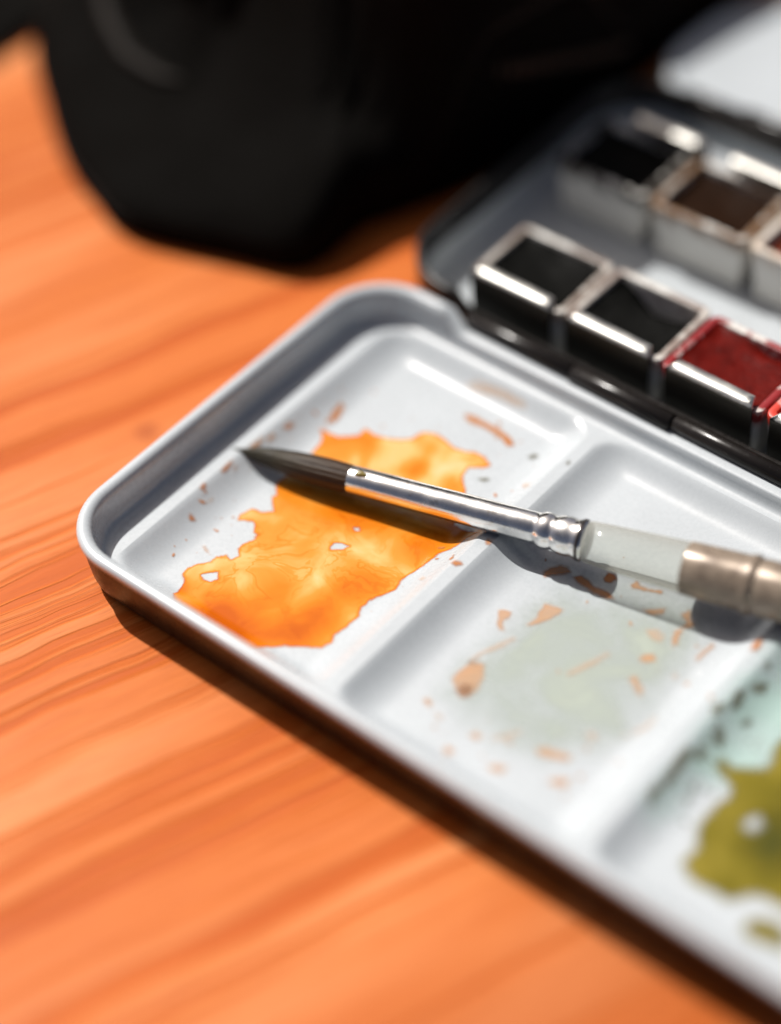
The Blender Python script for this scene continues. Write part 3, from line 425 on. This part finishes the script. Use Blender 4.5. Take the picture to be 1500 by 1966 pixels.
# metal clips that hold the pans: dark face, lighter lip above
def clip_mat(name, face):
    M = mat(name, (.5, .5, .5), .45, 1.0); n = N(M); o_ = n.obj()
    sx = n.new('ShaderNodeSeparateXYZ'); n.lk(o_, sx.inputs[0])
    lip_fac = n.mapr(n.math('ADD', sx.outputs[2], n.math('MULTIPLY', n.noise(o_, 9, 3), .03)), 1.165, 1.20, 0, 1, True)
    n.lk(n.mix(lip_fac, (*face, 1), (.62, .61, .57, 1)), n.b.inputs['Base Color'])
    n.lk(n.mapr(n.noise(o_, 6, 4), .3, .75, .38, .54), n.b.inputs['Roughness']); n.bump(n.noise(o_, 4, 3), .08, .02)
    return M
M_clip = clip_mat('dark_face_clip', (.055, .052, .046)); M_clip2 = clip_mat('bright_clip', (.5, .48, .44))
def clip_mesh(wd):
    pr = [(.0, 0), (.0, .5), (.0, 1.10), (.006, 1.15), (.022, 1.185), (.05, 1.216), (.11, 1.228), (.19, 1.226), (.25, 1.205)]
    t = .022; v = []; f = []; nx = 16
    for i in range(nx + 1):
        q = i / nx; x = -wd / 2 + wd * q
        e = min(q, 1 - q) * wd; rnd = 1 - max(0, 1 - e / .10) ** 2          # rounded lip ends
        for y, z in pr: v.append((x, y * (rnd if y > .05 else 1), z - (1 - rnd) * (.05 if z > 1.15 else 0)))
        for y, z in pr: v.append((x, y * (rnd if y > .05 else 1) + (t if z < 1.17 else t * .3), z - (1 - rnd) * (.05 if z > 1.15 else 0) - (t if z > 1.17 else 0)))
    k = len(pr); m_ = 2 * k
    for i in range(nx):
        for j in range(k - 1):
            a = i * m_ + j; f.append((a, a + m_, a + m_ + 1, a + 1)); b = a + k; f.append((b, b + 1, b + m_ + 1, b + m_))
        a = i * m_ + k - 1; f.append((a, a + m_, a + m_ + k, a + k))
        a = i * m_; f.append((a, a + k, a + m_ + k, a + m_))
    for i in (0, nx):
        for j in range(k - 1):
            a = i * m_ + j; q_ = (a, a + 1, a + k + 1, a + k); f.append(q_ if i == 0 else q_[::-1])
    return mesh('pan_clip', v, f)
CL1, CL2 = clip_mesh(1.57), clip_mesh(1.45); CL1.materials.append(M_clip); CL2.materials.append(M_clip2)
for i in range(6):
    o = link('pan_clip', CL1, None, box); o.location = (2.47 + 1.89 * i, 8.02, .175); sharp(o, 50)
    o = link('pan_clip', CL2, None, box); o.location = (2.2 + 1.96 * i, 12.95, .30); o.rotation_euler = (0, 0, math.pi); sharp(o, 50)

# ------------------------------------------------------------------ far flap
FL = (.36, 14.25, 0, 4.1)
fw = sweep('far_flap', FL, 1.6, [(.0, .06), (.02, .13), (.05, .16), (.10, .17), (.15, .155), (.22, .11), (.30, .08), (.45, .075)], M_white, box, cap='end')
fw['label'] = 'white enamelled mixing flap behind the pan tray'
fb = sweep('flap_underside', FL, 1.6, [(.35, -.03), (.1, -.02), (.02, .0), (-.004, .03), (.0, .06)], M_black, fw, cap='start')
fw.location = (-.16, 14.52, .60); fw.rotation_euler = (math.radians(-3.5), 0, 0)
h2 = xrod('hinge', 1.3, 13.3, 14.62, .83, .05, M_hinge, box)
fx = [1.4, 2.55, 4.3, 6.6, 8.9, 11.2, 13.2]
for i in range(6):
    big = i % 2
    sharp(xrod('knuckle', fx[i] + .015, fx[i + 1] - .015, 14.62 + .02 * big, .83 + .02 * big, .12 + .035 * big, M_hinge, h2), 50)

# ------------------------------------------------------------------ brush
T = Vector((.738, 3.357, .462)); A = Vector((.9645, .2535, .047)).normalized()
Uv = Vector((0, 0, 1)); Uv = (Uv - A * Uv.dot(A)).normalized(); Qv = A.cross(Uv)
FR = (T, A, Uv, Qv)
brush = thing('paint_brush', 'round brush with dark pointed bristles, silver ferrule and clear handle resting across the wells', 'paintbrush', (0, 0, 0))
M_hair = mat('dark_hair', (.030, .020, .012), .5, 0, .22); n = N(M_hair)
o_ = n.obj(); 
vt = n.new('ShaderNodeVectorMath', operation='SUBTRACT'); n.lk(o_, vt.inputs[0]); vt.inputs[1].default_value = tuple(T)
def dot(vec):
    k = n.new('ShaderNodeVectorMath', operation='DOT_PRODUCT'); n.lk(vt.outputs[0], k.inputs[0]); k.inputs[1].default_value = tuple(vec); return k.outputs['Value']
cx = n.new('ShaderNodeCombineXYZ'); sA = dot(A)
n.lk(n.math('MULTIPLY', sA, .5), cx.inputs[0]); n.lk(n.math('MULTIPLY', dot(Uv), 26), cx.inputs[1]); n.lk(n.math('MULTIPLY', dot(Qv), 26), cx.inputs[2])
strand = n.noise(cx.outputs[0], 1.0, 3, .6)
basec = n.mix(n.mapr(sA, .3, 2.0, 0, 1, True), (.026, .024, .014, 1), (.050, .022, .013, 1))
n.lk(n.mix(n.mapr(strand, .35, .7, 0, .9), n.mix(.5, basec, (.008, .006, .005, 1)), n.mix(.22, basec, (.14, .11, .06, 1))), n.b.inputs['Base Color'])
n.bump(strand, .55, .03)
rb = [(-.10, .003), (-.03, .014), (.05, .026), (.15, .055), (.3, .098), (.5, .14), (.75, .178), (1.0, .205), (1.3, .224), (1.6, .228), (1.85, .222), (2.02, .215)]
prof = []
for k in range(len(rb) - 1):
    for j in range(4):
        t = j / 4; prof.append((rb[k][0] + (rb[k + 1][0] - rb[k][0]) * t, rb[k][1] + (rb[k + 1][1] - rb[k][1]) * t))
prof.append(rb[-1])
rs = np.random.RandomState(3); ph = rs.uniform(0, 6.28, 8)
lathe('bristles', prof, M_hair, brush, FR, 64, lambda s, t: .018 * math.sin(17 * t + ph[0] + .4 * s) + .014 * math.sin(29 * t + ph[1] - .5 * s) + .012 * math.sin(5 * t + ph[2]))
M_chrome = mat('polished_nickel', (.90, .89, .86), .20, 1.0); n = N(M_chrome); o_ = n.obj()
n.lk(n.mapr(n.noise(o_, 3.5, 4), .35, .7, .15, .28), n.b.inputs['Roughness'])
n.lk(n.mix(n.mapr(n.noise(o_, 5, 5, .65), .56, .74, 0, .6, True), (.90, .89, .86, 1), (.50, .42, .33, 1)), n.b.inputs['Base Color'])
n.bump(n.noise(o_, 22, 3), .10, .01)
fr = [(1.955, .205), (1.957, .218), (1.975, .222), (2.6, .226), (3.4, .231), (4.2, .236), (4.98, .240), (5.02, .236), (5.05, .246), (5.09, .272), (5.16, .283), (5.24, .274), (5.29, .258), (5.31, .268), (5.36, .288), (5.44, .298), (5.54, .297), (5.60, .286), (5.63, .292), (5.67, .307), (5.74, .312), (5.79, .308), (5.80, .29)]
fer = lathe('ferrule', fr, M_chrome, brush, FR, 72, lambda s, t: .004 * math.sin(3 * t + 1.0) if s < 5 else 0)
M_ring = mat('dark_seam', (.05, .04, .035), .3, .6)
lathe('seam_ring', [(5.70, .30), (5.705, .318), (5.755, .319), (5.76, .30)], M_ring, brush, FR, 64)
# clear acrylic grip: lets the light and the palette behind it through
M_clear = bpy.data.materials.new('clear_acrylic'); M_clear.use_nodes = True
nt = M_clear.node_tree; pb = nt.nodes['Principled BSDF']; out = nt.nodes['Material Output']
pb.inputs['Base Color'].default_value = (.42, .41, .37, 1); pb.inputs['Roughness'].default_value = .08
tr = nt.nodes.new('ShaderNodeBsdfTransparent'); tr.inputs[0].default_value = (.93, .94, .91, 1)
mx = nt.nodes.new('ShaderNodeMixShader'); lw = nt.nodes.new('ShaderNodeLayerWeight'); lw.inputs[0].default_value = .35
mr = nt.nodes.new('ShaderNodeMapRange'); mr.inputs[3].default_value = .10; mr.inputs[4].default_value = .85
nt.links.new(lw.outputs['Facing'], mr.inputs[0]); nt.links.new(mr.outputs[0], mx.inputs[0])
nt.links.new(tr.outputs[0], mx.inputs[1]); nt.links.new(pb.outputs[0], mx.inputs[2]); nt.links.new(mx.outputs[0], out.inputs[0])
lathe('clear_grip', [(5.81, .300), (5.84, .315), (6.2, .335), (6.8, .36), (7.30, .382), (7.42, .386)], M_clear, brush, FR, 56)
M_cop = mat('copper_brown_handle', (.34, .205, .125), .30, .25, .5); n = N(M_cop); o_ = n.obj()
n.lk(n.mix(n.mapr(n.noise(o_, 2.6, 3), .35, .65), (.165, .125, .094, 1), (.31, .245, .185, 1)), n.b.inputs['Base Color'])
n.lk(n.mapr(n.noise(o_, 3.3, 3), .3, .7, .22, .42), n.b.inputs['Roughness'])
lathe('handle', [(7.32, .36), (7.325, .388), (7.35, .396), (7.8, .408), (8.18, .415), (8.22, .42), (8.27, .442), (8.33, .444), (8.37, .43), (8.385, .408), (8.40, .402), (8.415, .408), (8.45, .418), (9.0, .425), (10, .42), (11.2, .37), (12.3, .29), (13.0, .22), (13.25, .15), (13.3, .05)], M_cop, brush, FR, 64)
# a few stray hairs that stand off the point
hv = []; hf = []
for i in range(16):
    a0 = rs.uniform(0, 6.28); s0, s1 = rs.uniform(.35, .9), rs.uniform(.02, .22); c0 = len(hv)
    for j in range(6):
        s_ = s0 + (s1 - s0) * j / 5; r_ = float(np.interp(s_, [k[0] for k in rb], [k[1] for k in rb])) + .004 + .018 * (j / 5) ** 2
        P_ = T + A * s_ + (Uv * math.cos(a0) + Qv * math.sin(a0)) * r_; w_ = .0045 * (1 - j / 6)
        for b in range(3): hv.append(P_ + (Uv * math.cos(b * 2.1) + Qv * math.sin(b * 2.1)) * w_)
    for j in range(5):
        for b in range(3): hf.append((c0 + j * 3 + b, c0 + j * 3 + (b + 1) % 3, c0 + j * 3 + 3 + (b + 1) % 3, c0 + j * 3 + 3 + b))
link('stray_hairs', mesh('stray_hairs', hv, hf), M_hair, brush)
# dried drip on the ferrule
M_drip = mat('dried_olive_drip', (.22, .17, .05), .2)
dv = []; df = []
P0 = T + A * 2.17 + Uv * .215 + Qv * .045; nu, nv = 16, 9
for j in range(nv):
    th = math.pi * j / (nv - 1)
    for i in range(nu):
        p_ = 2 * math.pi * i / nu; rr = 1 + .15 * math.sin(3 * p_ + 1)
        dv.append(P0 + A * (.10 * math.sin(th) * math.cos(p_) * rr) + Qv * (.055 * math.sin(th) * math.sin(p_) * rr) + Uv * (.045 * math.cos(th)))
for j in range(nv - 1):
    for i in range(nu): df.append((j * nu + i, j * nu + (i + 1) % nu, (j + 1) * nu + (i + 1) % nu, (j + 1) * nu + i))
link('paint_drip', mesh('paint_drip', dv, df), M_drip, brush)

# ------------------------------------------------------------------ black leather case behind the tin
M_lea = mat('black_leather', (.0046, .0041, .0036), .8, 0, .02); n = N(M_lea); o_ = n.obj()
vo = n.new('ShaderNodeTexVoronoi'); n.lk(o_, vo.inputs['Vector']); vo.inputs['Scale'].default_value = 9
n.bump(n.math('ADD', n.math('MULTIPLY', vo.outputs['Distance'], .4), n.noise(o_, 1.2, 3)), .4, .08)
n.lk(n.mapr(n.noise(o_, .8, 3),   .3, .7, .72, .9), n.b.inputs['Roughness'])
OUT = [(-5.15, 6.46), (-4.6, 6.44), (-3.9, 6.62), (-2.85, 6.98), (-1.85, 7.32), (-1.5, 7.85), (-1.5, 9.0), (-1.25, 9.6), (-.7, 11.0), (-.45, 12.5), (-.2, 14.5), (-.1, 17.5), (.0, 21), (-2, 23), (-7, 23.4), (-10.2, 20.6), (-11.2, 15.6), (-10.8, 11.6), (-9.6, 9.1), (-8.35, 8.05), (-6.9, 7.12), (-5.85, 6.72)]
def catmull(P, k=8):
    R_ = []; m_ = len(P)
    for i in range(m_):
        p0, p1, p2, p3 = [np.array(P[(i + j - 1) % m_]) for j in range(4)]
        for j in range(k):
            t = j / k; R_.append(.5 * ((2 * p1) + (-p0 + p2) * t + (2 * p0 - 5 * p1 + 4 * p2 - p3) * t * t + (-p0 + 3 * p1 - 3 * p2 + p3) * t ** 3))
    return np.array(R_)
OC = catmull(OUT); CEN = np.array((-5.6, 14.2))
def hfac(y):
    s = lambda a, b: (lambda q: q * q * (3 - 2 * q))(min(1, max(0, (y - a) / (b - a))))
    return .28 + .30 * s(6.6, 10.0) + 1.55 * s(9.9, 11.6) - 1.25 * s(13.4, 15.2)  # tall middle hump added so the case's shadow reaches the back pans
def case_rings(rings, cap=''):
    v = []; f = []; k = len(OC)
    for ins, z in rings:
        for p_ in OC:
            d = p_ - CEN; L_ = np.linalg.norm(d); q_ = CEN + d * max(0, (L_ - ins)) / L_; v.append((q_[0], q_[1], z * hfac(q_[1])))
    for a in range(len(rings) - 1):
        for i in range(k):
            j = (i + 1) % k; f.append((a * k + i, a * k + j, (a + 1) * k + j, (a + 1) * k + i))
    if 's' in cap: f.append(tuple(reversed(range(k))))
    if 'e' in cap: f.append(tuple(range((len(rings) - 1) * k, len(rings) * k)))
    return v, f
case = thing('leather_case', 'large black rounded leather case lying out of focus behind the paint tin', 'leather case', (0, 0, 0))
link('body', mesh('body', *case_rings([(.16, 0), (.08, .04), (.03, .25), (.0, .6), (0, 1.0), (.03, 1.35), (.12, 1.48), (.35, 1.5), (.6, 1.5)], 's')), M_lea, case)
link('flap', mesh('flap', *case_rings([(.4, 1.46), (.06, 1.47), (.03, 1.50), (.03, 1.72), (.10, 1.95), (.20, 2.3), (.42, 2.65), (.8, 2.92), (1.5, 3.12), (2.6, 3.2), (4.0, 3.22), (5.0, 3.22), (5.6, 3.22)], 'e')), M_lea, case)
M_pipe = mat('brown_black_piping', (.010, .007, .005), .55, 0, .08)
link('piping', mesh('piping', *case_rings([(.06 - .06 * math.cos(a), 1.44 + .05 * math.sin(a)) for a in [i * math.pi / 6 - math.pi / 2 for i in range(7)]])), M_pipe, case)
from mathutils.bvhtree import BVHTree
fl_ = [o for o in case.children if o.name.startswith('flap')][0]
bv = BVHTree.FromPolygons([v.co for v in fl_.data.vertices], [tuple(p.vertices) for p in fl_.data.polygons])
M_crease = mat('leather_sheen', (.0105, .0085, .007), .55, 0, .06)  # lighter tone on added ridges stands in for a faint sheen
def crease(pts, r):
    P_ = []
    for k in range(len(pts) - 1):
        for j in range(6):
            s_ = j / 6; x, y = [pts[k][q] * (1 - s_) + pts[k + 1][q] * s_ for q in (0, 1)]
            hit = bv.ray_cast(Vector((x, y, 20)), Vector((0, 0, -1)))[0]
            if hit: P_.append(hit)
    v = []; f = []; nn = 8
    for k, p_ in enumerate(P_):
        d = (P_[min(k + 1, len(P_) - 1)] - P_[max(k - 1, 0)]).normalized(); s_ = d.cross(Vector((0, 0, 1))).normalized(); u_ = s_.cross(d)
        rr = r * math.sin(math.pi * (k + .5) / len(P_)) ** .5
        for q in range(nn): v.append(p_ + s_ * rr * math.cos(q * 2 * math.pi / nn) + u_ * rr * .55 * math.sin(q * 2 * math.pi / nn))
    for k in range(len(P_) - 1):
        for q in range(nn): f.append((k * nn + q, k * nn + (q + 1) % nn, (k + 1) * nn + (q + 1) % nn, (k + 1) * nn + q))
    link('sheen_ridge', mesh('sheen_ridge', v, f), M_crease, case)
crease([(-9.3, 10.8), (-8.4, 9.9), (-7.6, 9.3), (-6.8, 8.9), (-5.9, 8.8), (-5.4, 8.9)], .22)
crease([(-8.2, 11.2), (-7.2, 10.4), (-6.3, 10.1), (-5.3, 10.4), (-4.2, 10.9)], .30)
M_print = mat('brown_print', (.060, .042, .030), .7, 0, .2)
sv = []; sf = []
for i in range(15):                                            # row of raised brown bars standing in for faint print
    y = 11.5 + i * .24; z = 2.25 - .085 * i; c = len(sv)
    dx = np.interp(z / 1.0, [1.5, 2.0, 2.3, 2.65], [.10, .11, .20, .42]); xo = np.interp(y, [11.3, 14, 17.5], [-.62, -.25, -.1]) - dx
    for a, b, e in ((0, -.07, -.12), (0, .09, -.12), (0, .09, .12), (0, -.07, .12)): sv.append((xo + .17, y + b, z + e - b * .3))
    for a, b, e in ((0, -.07, -.12), (0, .09, -.12), (0, .09, .12), (0, -.07, .12)): sv.append((xo - .10, y + b, z + e - b * .3))
    sf += [(c, c + 1, c + 2, c + 3), (c + 4, c + 7, c + 6, c + 5), (c, c + 4, c + 5, c + 1), (c + 1, c + 5, c + 6, c + 2), (c + 2, c + 6, c + 7, c + 3), (c + 3, c + 7, c + 4, c)]
link('print_bars', mesh('print_bars', sv, sf), M_print, case, False)
M_stud = mat('dark_metal_stud', (.10, .075, .06), .4, 1.0)
zs = 3.19 * hfac(9.35)
lathe('stud', [(-.15, .04), (.015, .055), (.03, .05), (.045, .03), (.05, .004)], M_stud, case, (Vector((-4.9, 9.35, zs - .02)), Vector((0, -.35, 1)).normalized(), Vector((1, 0, 0)), Vector((0, 1, .35)).normalized()), 20)
# strap of the case: a flat band along the table to its left
sp_ = [(-12.2, 5.5, .16), (-12.15, 8.0, .16), (-12.1, 10.0, .18), (-12.0, 12.5, .25), (-11.4, 14.6, .7), (-10.2, 16.2, 1.4)]
sv = []; sf = []
for i, (x, y, z) in enumerate(sp_):
    for dx_, dz in ((-1.55, -.12), (1.55, -.12), (1.55, .12), (-1.55, .12)): sv.append((x + dx_, y, max(.01, z + dz)))
for i in range(len(sp_) - 1):
    a = i * 4
    for j in range(4): sf.append((a + j, a + (j + 1) % 4, a + 4 + (j + 1) % 4, a + 4 + j))
sf += [(3, 2, 1, 0), tuple(range(len(sv) - 4, len(sv)))]
so = link('strap', mesh('strap', sv, sf), M_lea, case, False); bevel(so, .05)
